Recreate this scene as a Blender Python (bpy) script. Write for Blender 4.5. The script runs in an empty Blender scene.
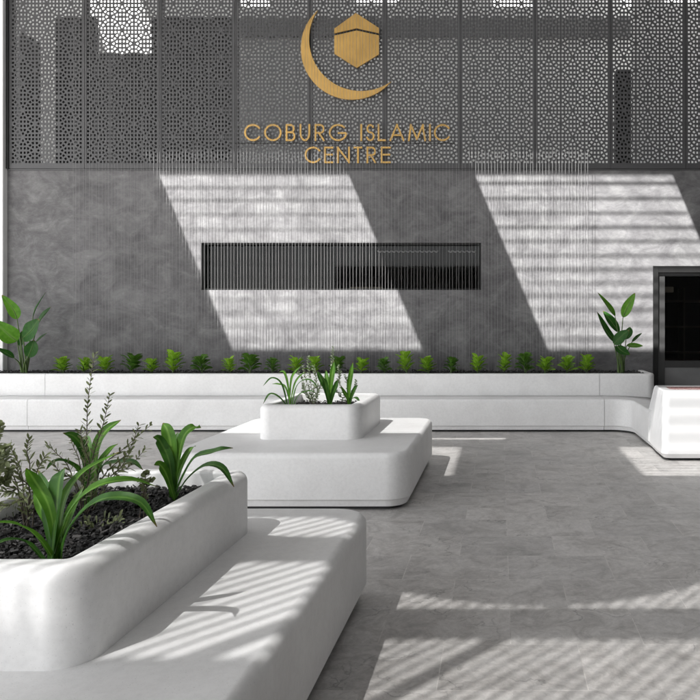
import bpy, bmesh, math, random
from mathutils import Vector, Matrix
random.seed(7)
S = bpy.context.scene
COL = S.collection
F = 700.0; VX, VY, H = 500.0, 322.0, 1.5
SUN = Vector((.42, .60, -1.0))

def W(px, py, d):                       # a sight line's point at depth d
    return Vector(((px-VX)/F*d, d, H-(py-VY)/F*d))

# ------------------------------------------------------------------ helpers
ORG = {}
def link(o): COL.objects.link(o); return o
def tag(o, label=None, cat=None, group=None, kind=None):
    if label: o['label'] = label
    if cat: o['category'] = cat
    if group: o['group'] = group
    if kind: o['kind'] = kind
    return o
def thing(name, label, cat, loc=(0, 0, 0), group=None):
    o = bpy.data.objects.new(name, None); link(o)
    o.location = loc; o.empty_display_size = .1
    ORG[o.name] = Vector(loc)
    return tag(o, label, cat, group)
def obj(name, bm, m, parent=None, smooth=False, wn=False, base=None):
    me = bpy.data.meshes.new(name)
    org = ORG[parent.name] if parent else (Vector(base) if base is not None else Vector((0, 0, 0)))
    bmesh.ops.translate(bm, verts=bm.verts, vec=-org)
    if smooth:
        for f in bm.faces: f.smooth = len(f.verts) <= 4
    bm.to_mesh(me); bm.free()
    o = bpy.data.objects.new(name, me); link(o)
    ms = m if isinstance(m, (list, tuple)) else [m]
    for x in ms: me.materials.append(x)
    if parent: o.parent = parent
    else: o.location = org
    ORG[o.name] = org
    if wn:
        w = o.modifiers.new('wn', 'WEIGHTED_NORMAL'); w.keep_sharp = True; w.weight = 80
    return o
def struct(name, bm, m): return tag(obj(name, bm, m), kind='structure')
def B(): return bmesh.new()
def box(bm, x0, x1, y0, y1, z0, z1, bev=0):
    t = bmesh.new()
    vs = [t.verts.new(p) for p in [(x0,y0,z0),(x1,y0,z0),(x1,y1,z0),(x0,y1,z0),(x0,y0,z1),(x1,y0,z1),(x1,y1,z1),(x0,y1,z1)]]
    for f in [(3,2,1,0),(4,5,6,7),(0,1,5,4),(1,2,6,5),(2,3,7,6),(3,0,4,7)]: t.faces.new([vs[i] for i in f])
    if bev: bmesh.ops.bevel(t, geom=t.edges[:], offset=bev, segments=2, affect='EDGES', profile=.5)
    me = bpy.data.meshes.new('tmp'); t.to_mesh(me); t.free(); bm.from_mesh(me); bpy.data.meshes.remove(me)
def quad(bm, a, b, c, d): return bm.faces.new([bm.verts.new(p) for p in (a, b, c, d)])
def tube(bm, pts, r0, r1=None, n=6):
    r1 = r0 if r1 is None else r1
    rings = []
    L = len(pts)
    for i, p in enumerate(pts):
        t = (Vector(pts[min(i+1, L-1)])-Vector(pts[max(i-1, 0)])).normalized()
        a = Vector((1, 0, 0)) if abs(t.x) < .8 else Vector((0, 1, 0))
        u = t.cross(a).normalized(); v = t.cross(u)
        r = r0+(r1-r0)*i/max(L-1, 1)
        rings.append([bm.verts.new(Vector(p)+r*(math.cos(k*2*math.pi/n)*u+math.sin(k*2*math.pi/n)*v)) for k in range(n)])
    for a, b in zip(rings, rings[1:]):
        for k in range(n):
            f = bm.faces.new((a[k], a[(k+1) % n], b[(k+1) % n], b[k])); f.smooth = True
    bm.faces.new(rings[-1])
def rrect(x0, x1, y0, y1, r, n=8):
    r = max(r, .002); out = []
    for cx, cy, a0 in ((x1-r, y0+r, -90), (x1-r, y1-r, 0), (x0+r, y1-r, 90), (x0+r, y0+r, 180)):
        for k in range(n+1):
            a = math.radians(a0+90*k/n); out.append((cx+r*math.cos(a), cy+r*math.sin(a)))
    return out
def loft(bm, loops, cap_top=True, cap_bot=False):
    vs = [[bm.verts.new(p) for p in l] for l in loops]
    n = len(vs[0])
    for a, b in zip(vs, vs[1:]):
        for k in range(n): bm.faces.new((a[k], a[(k+1) % n], b[(k+1) % n], b[k]))
    if cap_top: bm.faces.new(vs[-1])
    if cap_bot: bm.faces.new(vs[0][::-1])
def rr_loft(bm, x0, x1, y0, y1, r, prof, cap=True, n=8):
    loops = []
    for ins, z in prof:
        loops.append([(x, y, z) for x, y in rrect(x0+ins, x1-ins, y0+ins, y1-ins, r-ins, n)])
    loft(bm, loops, cap)
def arc(cx, cz, r, a0, a1, n=6):
    return [(cx+r*math.cos(math.radians(a0+(a1-a0)*k/n)), cz+r*math.sin(math.radians(a0+(a1-a0)*k/n))) for k in range(n+1)]
def sweep(bm, path, prof, endcaps=True):
    """path: list of (x,y); profile (offset to the left of travel, z)"""
    L = len(path); rings = []
    for i, p in enumerate(path):
        if i == 0: t = Vector(path[1])-Vector(path[0])
        elif i == L-1: t = Vector(path[-1])-Vector(path[-2])
        else: t = (Vector(path[i+1])-Vector(path[i])).normalized()+(Vector(path[i])-Vector(path[i-1])).normalized()
        t.normalize(); nx, ny = -t.y, t.x
        rings.append([bm.verts.new((p[0]+nx*o, p[1]+ny*o, z)) for o, z in prof])
    for a, b in zip(rings, rings[1:]):
        for k in range(len(prof)-1): bm.faces.new((a[k], b[k], b[k+1], a[k+1]))
    if endcaps:
        for rg in (rings[0], rings[-1][::-1]):
            f = bm.faces.new([bm.verts.new(v.co) for v in rg])

# ------------------------------------------------------------------ materials
def newmat(name):
    m = bpy.data.materials.new(name); m.use_nodes = True
    nt = m.node_tree; b = nt.nodes['Principled BSDF']
    return m, nt, b
def N(nt, t, **kw):
    n = nt.nodes.new(t)
    for k, v in kw.items(): setattr(n, k, v)
    return n
def noise(nt, scale, detail=4, rough=.55, dist=0, vec=None, stretch=None):
    tc = N(nt, 'ShaderNodeNewGeometry')
    mp = N(nt, 'ShaderNodeMapping')
    nt.links.new(vec if vec else tc.outputs['Position'], mp.inputs[0])
    if stretch: mp.inputs['Scale'].default_value = stretch
    n = N(nt, 'ShaderNodeTexNoise'); n.inputs['Scale'].default_value = scale; n.inputs['Detail'].default_value = detail
    n.inputs['Roughness'].default_value = rough; n.inputs['Distortion'].default_value = dist
    nt.links.new(mp.outputs[0], n.inputs['Vector'])
    return n.outputs['Fac']
def ramp(nt, fac, stops):
    r = N(nt, 'ShaderNodeValToRGB')
    e = r.color_ramp.elements
    while len(e) < len(stops): e.new(.5)
    for i, (p, c) in enumerate(stops):
        e[i].position = p; e[i].color = (c, c, c, 1) if not isinstance(c, tuple) else (*c, 1)
    nt.links.new(fac, r.inputs[0]); return r.outputs[0]
def mix(nt, a, b, fac, mode='MIX'):
    m = N(nt, 'ShaderNodeMix', data_type='RGBA', blend_type=mode)
    for s, v in ((6, a), (7, b), (0, fac)):
        if hasattr(v, 'default_value'): nt.links.new(v, m.inputs[s])
        elif isinstance(v, tuple): m.inputs[s].default_value = (*v, 1)
        else: m.inputs[s].default_value = v if s == 0 else (v, v, v, 1)
    return m.outputs[2]
def bump(nt, b, h, strength=.2, dist=.01):
    n = N(nt, 'ShaderNodeBump'); n.inputs['Strength'].default_value = strength; n.inputs['Distance'].default_value = dist
    nt.links.new(h, n.inputs['Height']); nt.links.new(n.outputs[0], b.inputs['Normal'])
def simple(name, c, rough=.6, metal=0, var=.08, scale=6, bmp=0):
    m, nt, b = newmat(name)
    if not isinstance(c, tuple): c = (c, c, c)
    f = noise(nt, scale, 5)
    col = ramp(nt, f, [(.3, tuple(x*(1-var) for x in c)), (.7, tuple(min(1, x*(1+var)) for x in c))])
    nt.links.new(col, b.inputs['Base Color'])
    b.inputs['Roughness'].default_value = rough; b.inputs['Metallic'].default_value = metal
    if bmp: bump(nt, b, noise(nt, 120, 3), bmp, .004)
    return m

def mat_white():
    m, nt, b = newmat('white_cast_concrete')
    f1 = noise(nt, 2.2, 6, .6, .4); f2 = noise(nt, 38, 4, .6)
    c = mix(nt, ramp(nt, f1, [(.3, (.77, .765, .76)), (.72, (.85, .85, .847))]), ramp(nt, f2, [(.25, .90), (.6, 1.0)]), .8, 'MULTIPLY')
    pores = ramp(nt, noise(nt, 210, 2, .5), [(.27, .72), (.33, 1.0)])
    stain = ramp(nt, noise(nt, 1.1, 6, .65, .8), [(.30, .93), (.48, 1.0)])
    c = mix(nt, mix(nt, c, pores, .8, 'MULTIPLY'), stain, .8, 'MULTIPLY')
    nt.links.new(c, b.inputs['Base Color'])
    nt.links.new(ramp(nt, f2, [(.3, .42), (.7, .62)]), b.inputs['Roughness'])
    h = mix(nt, noise(nt, 9, 3), noise(nt, 160, 3), .35)
    bump(nt, b, h, .12, .006)
    return m
def mat_plaster():
    m, nt, b = newmat('grey_trowelled_plaster')
    f0 = noise(nt, 1.1, 4, .55, .5)
    f1 = noise(nt, 2.7, 9, .64, .9, stretch=(1, 1, 1.2)); f2 = noise(nt, 11, 8, .7, .8, stretch=(.7, 1, 1.4)); f3 = noise(nt, 4.5, 6, .6, 1.8, stretch=(.6, 1, 1.2))
    c = ramp(nt, f1, [(.34, (.098, .096, .099)), (.50, (.134, .132, .135)), (.66, (.178, .177, .178))])
    c = mix(nt, c, ramp(nt, f0, [(.35, .85), (.65, 1.12)]), .8, 'MULTIPLY')
    c = mix(nt, c, ramp(nt, f3, [(.47, 1.0), (.52, 1.22), (.58, 1.0)]), .6, 'MULTIPLY')
    c = mix(nt, c, ramp(nt, f2, [(.34, .76), (.64, 1.10)]), .6, 'MULTIPLY')
    nt.links.new(c, b.inputs['Base Color'])
    b.inputs['Roughness'].default_value = .7; b.inputs['Specular IOR Level'].default_value = .08
    bump(nt, b, f2, .10, .01)
    return m
def mat_floor():
    m, nt, b = newmat('grey_travertine_paving')
    g = N(nt, 'ShaderNodeNewGeometry'); mp = N(nt, 'ShaderNodeMapping'); nt.links.new(g.outputs['Position'], mp.inputs[0])
    mp.inputs['Location'].default_value = (.26, .02, 0)
    br = N(nt, 'ShaderNodeTexBrick'); br.offset = .5
    nt.links.new(mp.outputs[0], br.inputs['Vector'])
    br.inputs['Scale'].default_value = 1; br.inputs['Brick Width'].default_value = .62; br.inputs['Row Height'].default_value = .41
    br.inputs['Mortar Size'].default_value = .0028; br.inputs['Mortar Smooth'].default_value = .3
    br.inputs['Color1'].default_value = (.80, .80, .80, 1); br.inputs['Color2'].default_value = (1.06, 1.05, 1.04, 1); br.inputs['Mortar'].default_value = (1.18, 1.17, 1.15, 1)
    # each slab shifts its own veining
    wn = N(nt, 'ShaderNodeVectorMath', operation='MULTIPLY_ADD')
    nt.links.new(br.outputs['Color'], wn.inputs[0]); wn.inputs[1].default_value = (9, 7, 0); nt.links.new(g.outputs['Position'], wn.inputs[2])
    f1 = noise(nt, 4.6, 9, .72, 1.0, vec=wn.outputs[0]); f2 = noise(nt, 26, 7, .72, .8, vec=wn.outputs[0])
    f3 = noise(nt, 1.7, 4, .6, .5, vec=wn.outputs[0])
    c = ramp(nt, f1, [(.30, (.37, .354, .34)), (.5, (.56, .544, .528)), (.70, (.67, .655, .64))])
    c = mix(nt, c, ramp(nt, f2, [(.32, .74), (.62, 1.08)]), .85, 'MULTIPLY')
    # thin dark fissures
    vo = N(nt, 'ShaderNodeTexVoronoi', feature='DISTANCE_TO_EDGE'); vo.inputs['Scale'].default_value = 2.3
    dv = N(nt, 'ShaderNodeVectorMath', operation='MULTIPLY_ADD')
    nn = N(nt, 'ShaderNodeTexNoise'); nn.inputs['Scale'].default_value = 3.5; nn.inputs['Detail'].default_value = 6
    nt.links.new(wn.outputs[0], nn.inputs['Vector']); nt.links.new(nn.outputs['Color'], dv.inputs[0]); dv.inputs[1].default_value = (.7, .7, .7); nt.links.new(wn.outputs[0], dv.inputs[2])
    nt.links.new(dv.outputs[0], vo.inputs['Vector'])
    vein = mix(nt, ramp(nt, vo.outputs['Distance'], [(0, .42), (.02, 1.0)]), 1.0, ramp(nt, f3, [(.5, 1.0), (.62, 0.0)]))
    c = mix(nt, c, vein, .75, 'MULTIPLY')
    c = mix(nt, c, ramp(nt, f3, [(.28, .70), (.46, 1.0)]), .85, 'MULTIPLY')
    c = mix(nt, c, br.outputs['Color'], .62, 'MULTIPLY')
    nt.links.new(c, b.inputs['Base Color'])
    nt.links.new(ramp(nt, f2, [(.3, .34), (.7, .52)]), b.inputs['Roughness'])
    h = mix(nt, f2, ramp(nt, br.outputs['Fac'], [(0, 1.0), (1, 0.0)]), .6)
    bump(nt, b, h, .12, .004)
    return m
def mat_leaf(name, dark, light, rib=None, rough=.48, trans=.28, vscale=3):
    m, nt, b = newmat(name)
    f = noise(nt, vscale*6, 4)
    c = ramp(nt, f, [(.3, dark), (.72, light)])
    uv = N(nt, 'ShaderNodeUVMap'); sp = N(nt, 'ShaderNodeSeparateXYZ'); nt.links.new(uv.outputs[0], sp.inputs[0])
    if rib:
        w = ramp(nt, sp.outputs[0], [(.38, 0.0), (.5, 1.0), (.62, 0.0)])
        c = mix(nt, c, rib, mix(nt, 0.0, w, .75))
    # fine lengthwise / cross veins
    wv = N(nt, 'ShaderNodeTexWave'); wv.inputs['Scale'].default_value = 7; wv.inputs['Distortion'].default_value = .6; nt.links.new(uv.outputs[0], wv.inputs['Vector'])
    c = mix(nt, c, ramp(nt, wv.outputs['Fac'], [(0, .82), (1, 1.06)]), .6, 'MULTIPLY')
    if rib: c = mix(nt, c, (.16, .10, .035), mix(nt, 0.0, ramp(nt, sp.outputs[1], [(.93, 0.0), (.985, 1.0)]), .8))
    nt.links.new(c, b.inputs['Base Color']); b.inputs['Roughness'].default_value = rough
    b.inputs['Specular IOR Level'].default_value = .22
    tr = N(nt, 'ShaderNodeBsdfTranslucent'); mx = N(nt, 'ShaderNodeMixShader'); mx.inputs[0].default_value = trans
    nt.links.new(mix(nt, c, (.9, 1.0, .35), .35, 'MULTIPLY'), tr.inputs[0])
    nt.links.new(b.outputs[0], mx.inputs[1]); nt.links.new(tr.outputs[0], mx.inputs[2])
    nt.links.new(mx.outputs[0], nt.nodes['Material Output'].inputs[0])
    return m
def mat_chip():
    m, nt, b = newmat('dark_bark')
    oi = N(nt, 'ShaderNodeNewGeometry')
    c = ramp(nt, oi.outputs['Random Per Island'], [(0, (.006, .006, .006)), (.6, (.018, .017, .0165)), (.9, (.04, .038, .037)), (1, (.085, .08, .078))])
    nt.links.new(c, b.inputs['Base Color']); b.inputs['Roughness'].default_value = .75
    return m
def mat_gold():
    m, nt, b = newmat('brushed_gold')
    f = noise(nt, 30, 4, .6, stretch=(6, 1, .3)); f2 = noise(nt, 2.4, 3)
    c = mix(nt, ramp(nt, f, [(.3, (.42, .25, .068)), (.7, (.56, .345, .10))]), ramp(nt, f2, [(.3, .8), (.7, 1.15)]), .8, 'MULTIPLY')
    nt.links.new(c, b.inputs['Base Color']); b.inputs['Metallic'].default_value = .5; b.inputs['Roughness'].default_value = .42
    return m
def mat_glass(name, tint=.75):
    m, nt, b = newmat(name)
    gl = N(nt, 'ShaderNodeBsdfGlossy'); gl.inputs['Roughness'].default_value = .03; gl.inputs['Color'].default_value = (.9, .9, .9, 1)
    tr = N(nt, 'ShaderNodeBsdfTransparent'); tr.inputs['Color'].default_value = (tint, tint, tint, 1)
    fr = N(nt, 'ShaderNodeFresnel'); fr.inputs['IOR'].default_value = 1.22
    mx = N(nt, 'ShaderNodeMixShader'); nt.links.new(fr.outputs[0], mx.inputs[0])
    nt.links.new(tr.outputs[0], mx.inputs[1]); nt.links.new(gl.outputs[0], mx.inputs[2])
    nt.links.new(mx.outputs[0], nt.nodes['Material Output'].inputs[0])
    return m
def mat_mottled():
    m, nt, b = newmat('mottled_red_gravel')
    f = noise(nt, 24, 6, .7, 1)
    c = ramp(nt, f, [(.32, (.03, .025, .025)), (.45, (.30, .11, .10)), (.56, (.55, .36, .34)), (.68, (.75, .7, .68))])
    nt.links.new(c, b.inputs['Base Color']); b.inputs['Roughness'].default_value = .6
    return m

M_white = mat_white(); M_plaster = mat_plaster(); M_floor = mat_floor(); M_gold = mat_gold(); M_chip = mat_chip()
M_soil = simple('dark_soil', .022, .9, var=.4, scale=40, bmp=.6)
M_plinth = simple('painted_gap_shade', .02, .6)  # near-black colour stands in for the shadow under the benches
M_char = simple('charcoal_powdercoat', (.044, .044, .046), .5, .0, .10, 3)
M_black = simple('black_frame', .012, .5, 0, .15, 5); M_black.node_tree.nodes['Principled BSDF'].inputs['Specular IOR Level'].default_value = .2
M_stile = simple('dark_grey_metal', .05, .35, .4, .15, 3)
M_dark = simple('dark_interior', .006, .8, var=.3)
M_brown = simple('dark_timber', (.05, .035, .025), .6, var=.3)
M_tan = simple('tan_box', (.32, .28, .22), .6)
M_wallw = simple('white_render', (.74, .74, .735), .8, var=.03, scale=4)
M_galw = simple('pale_gallery_plaster', (.80, .80, .79), .9, var=.05, scale=2)
M_gald = simple('dark_gallery_panel', .028, .7, var=.15, scale=2)
M_cord = simple('grey_nylon_cord', .21, .45, var=.1, scale=20)
M_roof = simple('grey_roof_panel', .26, .8, var=.06)
M_slat = simple('timber_slat', .30, .7, var=.1)
M_frost = simple('frosted_grey_glass', .16, .25, var=.2, scale=1.5)
M_glass = mat_glass('window_glass', .7)
M_mott = mat_mottled()
L_strap = mat_leaf('strap_leaf_green', (.04, .125, .010), (.085, .215, .02), rib=(.19, .36, .06))
L_strapd = mat_leaf('strap_leaf_deep', (.022, .078, .012), (.045, .13, .018), rib=(.12, .24, .05))
L_olive = mat_leaf('olive_leaf', (.11, .135, .06), (.22, .25, .13), rough=.5, trans=.2)
L_silver = mat_leaf('silver_leaf', (.13, .18, .10), (.32, .36, .26), rough=.6, trans=.2)
L_paddle = mat_leaf('paddle_leaf_deep', (.014, .065, .010), (.03, .115, .015), rib=(.07, .18, .035))
L_paddleb = mat_leaf('paddle_leaf_fresh', (.06, .19, .012), (.12, .29, .025), rib=(.2, .38, .08))
L_shrub = mat_leaf('shrub_leaf_bright', (.15, .33, .018), (.31, .54, .045), rib=(.36, .52, .12))
L_shrubd = mat_leaf('shrub_leaf_dark', (.05, .14, .018), (.10, .22, .03), rib=(.17, .28, .07))
M_stem = simple('green_stem', (.07, .12, .03), .6, var=.2, scale=20)
M_twig = simple('grey_brown_twig', (.09, .075, .055), .8, var=.3, scale=40)

# ------------------------------------------------------------------ ground
bm = B(); s = 120
quad(bm, (-s, -s, 0), (s, -s, 0), (s, s, 0), (-s, s, 0)); struct('floor', bm, M_floor)

# ------------------------------------------------------------------ main wall with slot window and door opening
YW = 10.8
SX0, SX1, SZ0, SZ1 = -4.613, -.293, 1.994, 2.722
DX0, DX1, DZ = 2.36, 3.95, 2.364
wall = thing('rendered_wall', 'grey trowelled plaster wall below the perforated screen, with a long slot window', 'wall', (-2, YW, 0))
bm = B()
xs = [-7.68, SX0, SX1, DX0, DX1, 4.6]; zs = [0, SZ0, DZ, SZ1, 3.86]
def hole(xa, za): return (SX0-.01 < xa < SX1-.01 and SZ0-.01 < za < SZ1-.01) or (DX0-.01 < xa < DX1-.01 and za < DZ-.01)
vv = {}
def V(i, j):
    if (i, j) not in vv: vv[i, j] = bm.verts.new((xs[i], YW, zs[j]))
    return vv[i, j]
for i in range(len(xs)-1):
    for j in range(len(zs)-1):
        if not hole(xs[i], zs[j]): bm.faces.new((V(i, j), V(i+1, j), V(i+1, j+1), V(i, j+1)))
r = bmesh.ops.extrude_face_region(bm, geom=bm.faces[:])
bmesh.ops.translate(bm, verts=[e for e in r['geom'] if isinstance(e, bmesh.types.BMVert)], vec=(0, .25, 0))
bmesh.ops.recalc_face_normals(bm, faces=bm.faces)
obj('plaster_face', bm, M_plaster, wall)

# slot window
win = thing('slot_window', 'long narrow dark slot window set in the grey plaster wall', 'window', ((SX0+SX1)/2, YW, SZ0))
bm = B(); fw = .025
y0, y1 = YW+.03, YW+.24
box(bm, SX0+.002, SX0+.002+fw, y0, y1, SZ0+.002, SZ1-.002); box(bm, SX1-.002-fw, SX1-.002, y0, y1, SZ0+.002, SZ1-.002)
box(bm, SX0+.004+fw, SX1-.004-fw, y0+.003, y1, SZ0+.002, SZ0+fw); box(bm, SX0+.004+fw, SX1-.004-fw, y0+.003, y1, SZ1-fw, SZ1-.002)
obj('frame', bm, M_black, win)
bm = B(); box(bm, SX0+.03, SX1-.03, YW+.14, YW+.15, SZ0+.028, SZ1-.028); obj('pane', bm, M_glass, win)
bm = B()      # scalloped pale trim inside, near the head of the window
x = -1.95
while x < -.42:
    if not (-.98 < x < -.86):
        tube(bm, [(x, YW+.35, SZ1-.085), (x+.02, YW+.35, SZ1-.105), (x+.045, YW+.35, SZ1-.11), (x+.065, YW+.35, SZ1-.085)], .012, n=5)
    x += .075
obj('scalloped_trim', bm, M_wallw, win)
bm = B(); box(bm, -2.35, -1.85, YW+.16, YW+.30, SZ0+.027, SZ0+.055); obj('ledge_strip', bm, M_tan, win)

# dark rooms behind (one building interior)
room = thing('interior_room', 'dark room seen through the slot window and the glass door', 'room', (0, 11.2, 0))
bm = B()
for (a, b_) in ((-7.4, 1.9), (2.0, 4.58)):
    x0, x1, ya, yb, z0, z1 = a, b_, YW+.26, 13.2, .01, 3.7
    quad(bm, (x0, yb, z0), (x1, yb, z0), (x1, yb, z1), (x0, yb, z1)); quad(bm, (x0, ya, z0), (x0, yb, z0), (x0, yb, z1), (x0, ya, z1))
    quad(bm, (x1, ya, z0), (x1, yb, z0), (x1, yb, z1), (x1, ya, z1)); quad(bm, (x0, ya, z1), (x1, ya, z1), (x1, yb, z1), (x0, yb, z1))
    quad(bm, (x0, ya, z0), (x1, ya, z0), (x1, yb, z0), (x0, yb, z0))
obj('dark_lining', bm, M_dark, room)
bm = B()
for i in range(26): box(bm, -5.6+i*.22, -5.57+i*.22, 12.2, 12.24, 1.2, 3.4)
obj('batten_screen', bm, simple('dim_batten', .03, .7), room)

# glass door
door = thing('glass_door', 'black framed glass door at the right end of the wall', 'door', ((DX0+DX1)/2, YW, 0))
bm = B(); yf0, yf1 = YW-.03, YW+.12
box(bm, DX0+.003, DX0+.075, yf0, yf1, .005, DZ-.003); box(bm, DX1-.075, DX1-.003, yf0, yf1, .005, DZ-.003)
box(bm, DX0+.078, DX1-.078, yf0+.003, yf1, DZ-.10, DZ-.003); obj('frame', bm, M_black, door)
bm = B()
sx0, sx1 = DX0+.08, DX1-.08
box(bm, sx0, sx0+.105, YW+.01, YW+.07, .02, DZ-.105); box(bm, sx1-.105, sx1, YW+.01, YW+.07, .02, DZ-.105)
box(bm, sx0+.108, sx1-.108, YW+.012, YW+.07, DZ-.155, DZ-.107); box(bm, sx0+.108, sx1-.108, YW+.012, YW+.07, .80, .90)
box(bm, sx0+.108, sx1-.108, YW+.012, YW+.07, .02, .14); obj('leaf_frame', bm, M_stile, door)
bm = B(); box(bm, sx0+.108, sx1-.108, YW+.035, YW+.045, .903, DZ-.158); obj('upper_pane', bm, M_glass, door)
bm = B(); box(bm, sx0+.108, sx1-.108, YW+.035, YW+.045, .143, .797); obj('lower_pane', bm, M_frost, door)
sh = thing('shelf_unit', 'dark timber shelves standing inside behind the glass door', 'shelves', (3.2, 12.4, 0))
bm = B()
for z in (.5, .95, 1.4, 1.85): box(bm, 2.4, 4.1, 12.2, 12.6, z, z+.03)
for x in (2.37, 3.2, 4.1): box(bm, x, x+.028, 12.21, 12.59, .02, 2.1)
obj('shelving', bm, M_brown, sh)
bm = B(); box(bm, 2.53, 2.76, 11.12, 11.2, 1.97, 2.06, .008); tag(obj('notice_box', bm, M_tan, base=(2.65, 11.1, 1.97)), 'small pale box fixed up high behind the door glass', 'box')

# white pillar at left
bm = B(); box(bm, -8.6, -7.60, 10.70, 11.1, 0, 7.45, .01)
tag(obj('white_pillar', bm, M_wallw, base=(-8, 10.8, 0)), 'tall white rendered pillar at the left end of the grey wall', 'pillar')
# building wall out of frame on the right
bm = B(); box(bm, 4.6, 4.9, -11, 11.05, 0, 7.45)
tag(obj('side_wall', bm, simple('dark_side_render', .10, .8), base=(4.75, 5, 0)), 'grey side wall closing the right of the courtyard', 'wall')

bm = B(); box(bm, -8, 4.6, -12.3, -12, 0, 4.2)  # unseen wall added to cut low skylight on the planter fronts
tag(obj('sky_block_wall', bm, simple('grey_render', .22, .8), base=(-2, -12, 0)), 'added grey wall behind the camera that cuts the low skylight', 'wall')

# ------------------------------------------------------------------ perforated screen
def voronoi_cells():
    """rosette lattice: cells round the hole centres of one tile (units of the tile), mirror symmetric"""
    q = [(38, 22), (81, 22), (124, 23), (0, 40), (61, 61), (122, 69), (22, 84), (87, 98), (22, 131), (62, 133), (122, 118), (104, 157)]
    hx, hy = 145.0, 157.0; P = set()
    for x, y in q:
        for sx in (1, -1):
            for yy in (y, 2*hy-y):
                P.add((round(sx*x+hx, 3) % 290, round(yy, 3) % 314))
    P = sorted(P); allp = [(x+290*i, y+314*j) for i in (-1, 0, 1) for j in (-1, 0, 1) for x, y in P]
    cells = []
    for p in P:
        poly = [(p[0]-90, p[1]-90), (p[0]+90, p[1]-90), (p[0]+90, p[1]+90), (p[0]-90, p[1]+90)]
        for o in allp:
            dx, dy = o[0]-p[0], o[1]-p[1]; dd = dx*dx+dy*dy
            if dd < 1 or dd > 32000: continue
            c = dd/2; out = []
            for k in range(len(poly)):
                a, b_ = poly[k-1], poly[k]
                da = (a[0]-p[0])*dx+(a[1]-p[1])*dy-c; db = (b_[0]-p[0])*dx+(b_[1]-p[1])*dy-c
                if (da <= 0) != (db <= 0):
                    t = da/(da-db); out.append((a[0]+t*(b_[0]-a[0]), a[1]+t*(b_[1]-a[1])))
                if db <= 0: out.append(b_)
            poly = out
        cl = []
        for v in poly:
            if not cl or math.hypot(v[0]-cl[-1][0], v[1]-cl[-1][1]) > .8: cl.append(v)
        if math.hypot(cl[0][0]-cl[-1][0], cl[0][1]-cl[-1][1]) < .8: cl.pop()
        cells.append(([(x/290, y/314) for x, y in cl], (p[0]/290, p[1]/314)))
    return cells
CELLS = voronoi_cells()
TX, TZ, NXT, NZT = .3677, .412, 3, 8
PW = 1.157; ZB = 3.86; RAIL = .075
def panel_bm():
    bm = B(); dep = .008
    b0 = (PW-NXT*TX)/2-.003
    for ix in range(NXT):
        for iz in range(NZT):
            for c, ctr in CELLS:
                P = [Vector((b0+(ix+p[0])*TX, RAIL+(iz+p[1])*TZ)) for p in c]; n = len(P)
                cc = Vector((b0+(ix+ctr[0])*TX, RAIL+(iz+ctr[1])*TZ))
                I = []
                for p in P:                       # rounded hole: cell shrunk towards its centre, capped in size
                    d = p-cc; I.append(cc+d.normalized()*min(d.length*.66, .0225))
                vo = [bm.verts.new((p[0], 0, p[1])) for p in P]; vi = [bm.verts.new((p[0], 0, p[1])) for p in I]; vb = [bm.verts.new((p[0], dep, p[1])) for p in I]
                for k in range(n):
                    j = (k+1) % n
                    bm.faces.new((vo[k], vo[j], vi[j], vi[k])); bm.faces.new((vi[k], vi[j], vb[j], vb[k]))
    # solid margins
    zt = RAIL+NZT*TZ
    box(bm, .003, b0, -.006, .03, .003, zt+.06); box(bm, PW-.009-b0+.003, PW-.003, -.006, .03, .003, zt+.06)
    box(bm, b0+.001, PW-b0-.007, -.004, .028, .003, RAIL); box(bm, b0+.001, PW-b0-.007, -.004, .028, zt, zt+.06)
    bmesh.ops.remove_doubles(bm, verts=bm.verts, dist=1e-5)
    return bm
YS = 10.78
def gx0(px): return (px-VX)/F*YS
scr = thing('perforated_screen', 'charcoal perforated metal screen of geometric rosettes above the plaster wall', 'screen', (-1.8, YS, ZB))
X0S = -7.555
pm = None
for k in range(10):
    if pm is None:
        o = obj('screen_panel', panel_bm(), M_char, None); pm = o
        o.parent = scr
    else:
        o = pm.copy(); link(o); o.parent = scr
    o.location = (X0S+k*PW+1.8, 0, 0)
bm = B(); box(bm, -7.595, 4.55, YS+.004, YS+.016, ZB-.022, ZB-.002); obj('bottom_rail', bm, M_char, scr)
bm = B(); box(bm, gx0(235), gx0(455), YS-.012, YS-.004, 4.245, 4.258); obj('joint_strip', bm, M_black, scr)
bm = B(); box(bm, -7.598, X0S-.002, YS-.02, YS+.05, ZB, 7.35); obj('edge_post', bm, M_black, scr)
bm = B()
for k in range(0, 11): box(bm, X0S+k*PW-.02, X0S+k*PW+.02, YS+.06, YS+.12, ZB, 7.3)
obj('backing_posts', bm, M_gald, scr)

# gallery behind it
gal = thing('upper_gallery', 'upper gallery room with pale walls glimpsed through the perforated screen', 'gallery', (-1.8, 12.5, ZB))
bm = B(); box(bm, -9.2, 5.2, 11.1, 14, ZB-.14, ZB-.05); obj('floor_slab', bm, M_galw, gal)
bm = B(); box(bm, -9.2, 5.2, 11.0, 11.09, ZB-.14, ZB+.10); obj('slab_edge', bm, M_gald, gal)
bm = B(); box(bm, -9.6, 5.2, 13.6, 13.8, ZB, 9.5); obj('back_wall', bm, M_galw, gal)
bm = B(); box(bm, -9.4, -9.2, 11.0, 13.59, ZB, 9.5); obj('end_wall', bm, M_wallw, gal)
def gx(px, d): return (px-VX)/F*d
def gz(py, d): return H-(py-VY)/F*d
for pa, pb, pt in ((56, 95, 17), (95.3, 151, 54), (151.3, 232, 17)):
    bm = B(); box(bm, gx(pa, 11.7), gx(pb, 11.7), 11.7, 11.8, ZB, gz(pt, 11.7)); obj('dark_partition', bm, M_gald, gal)
bm = B(); box(bm, -7.78, -7.65, 11.1, 11.66, ZB, 6.14); obj('dark_side_screen', bm, M_gald, gal)
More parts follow.
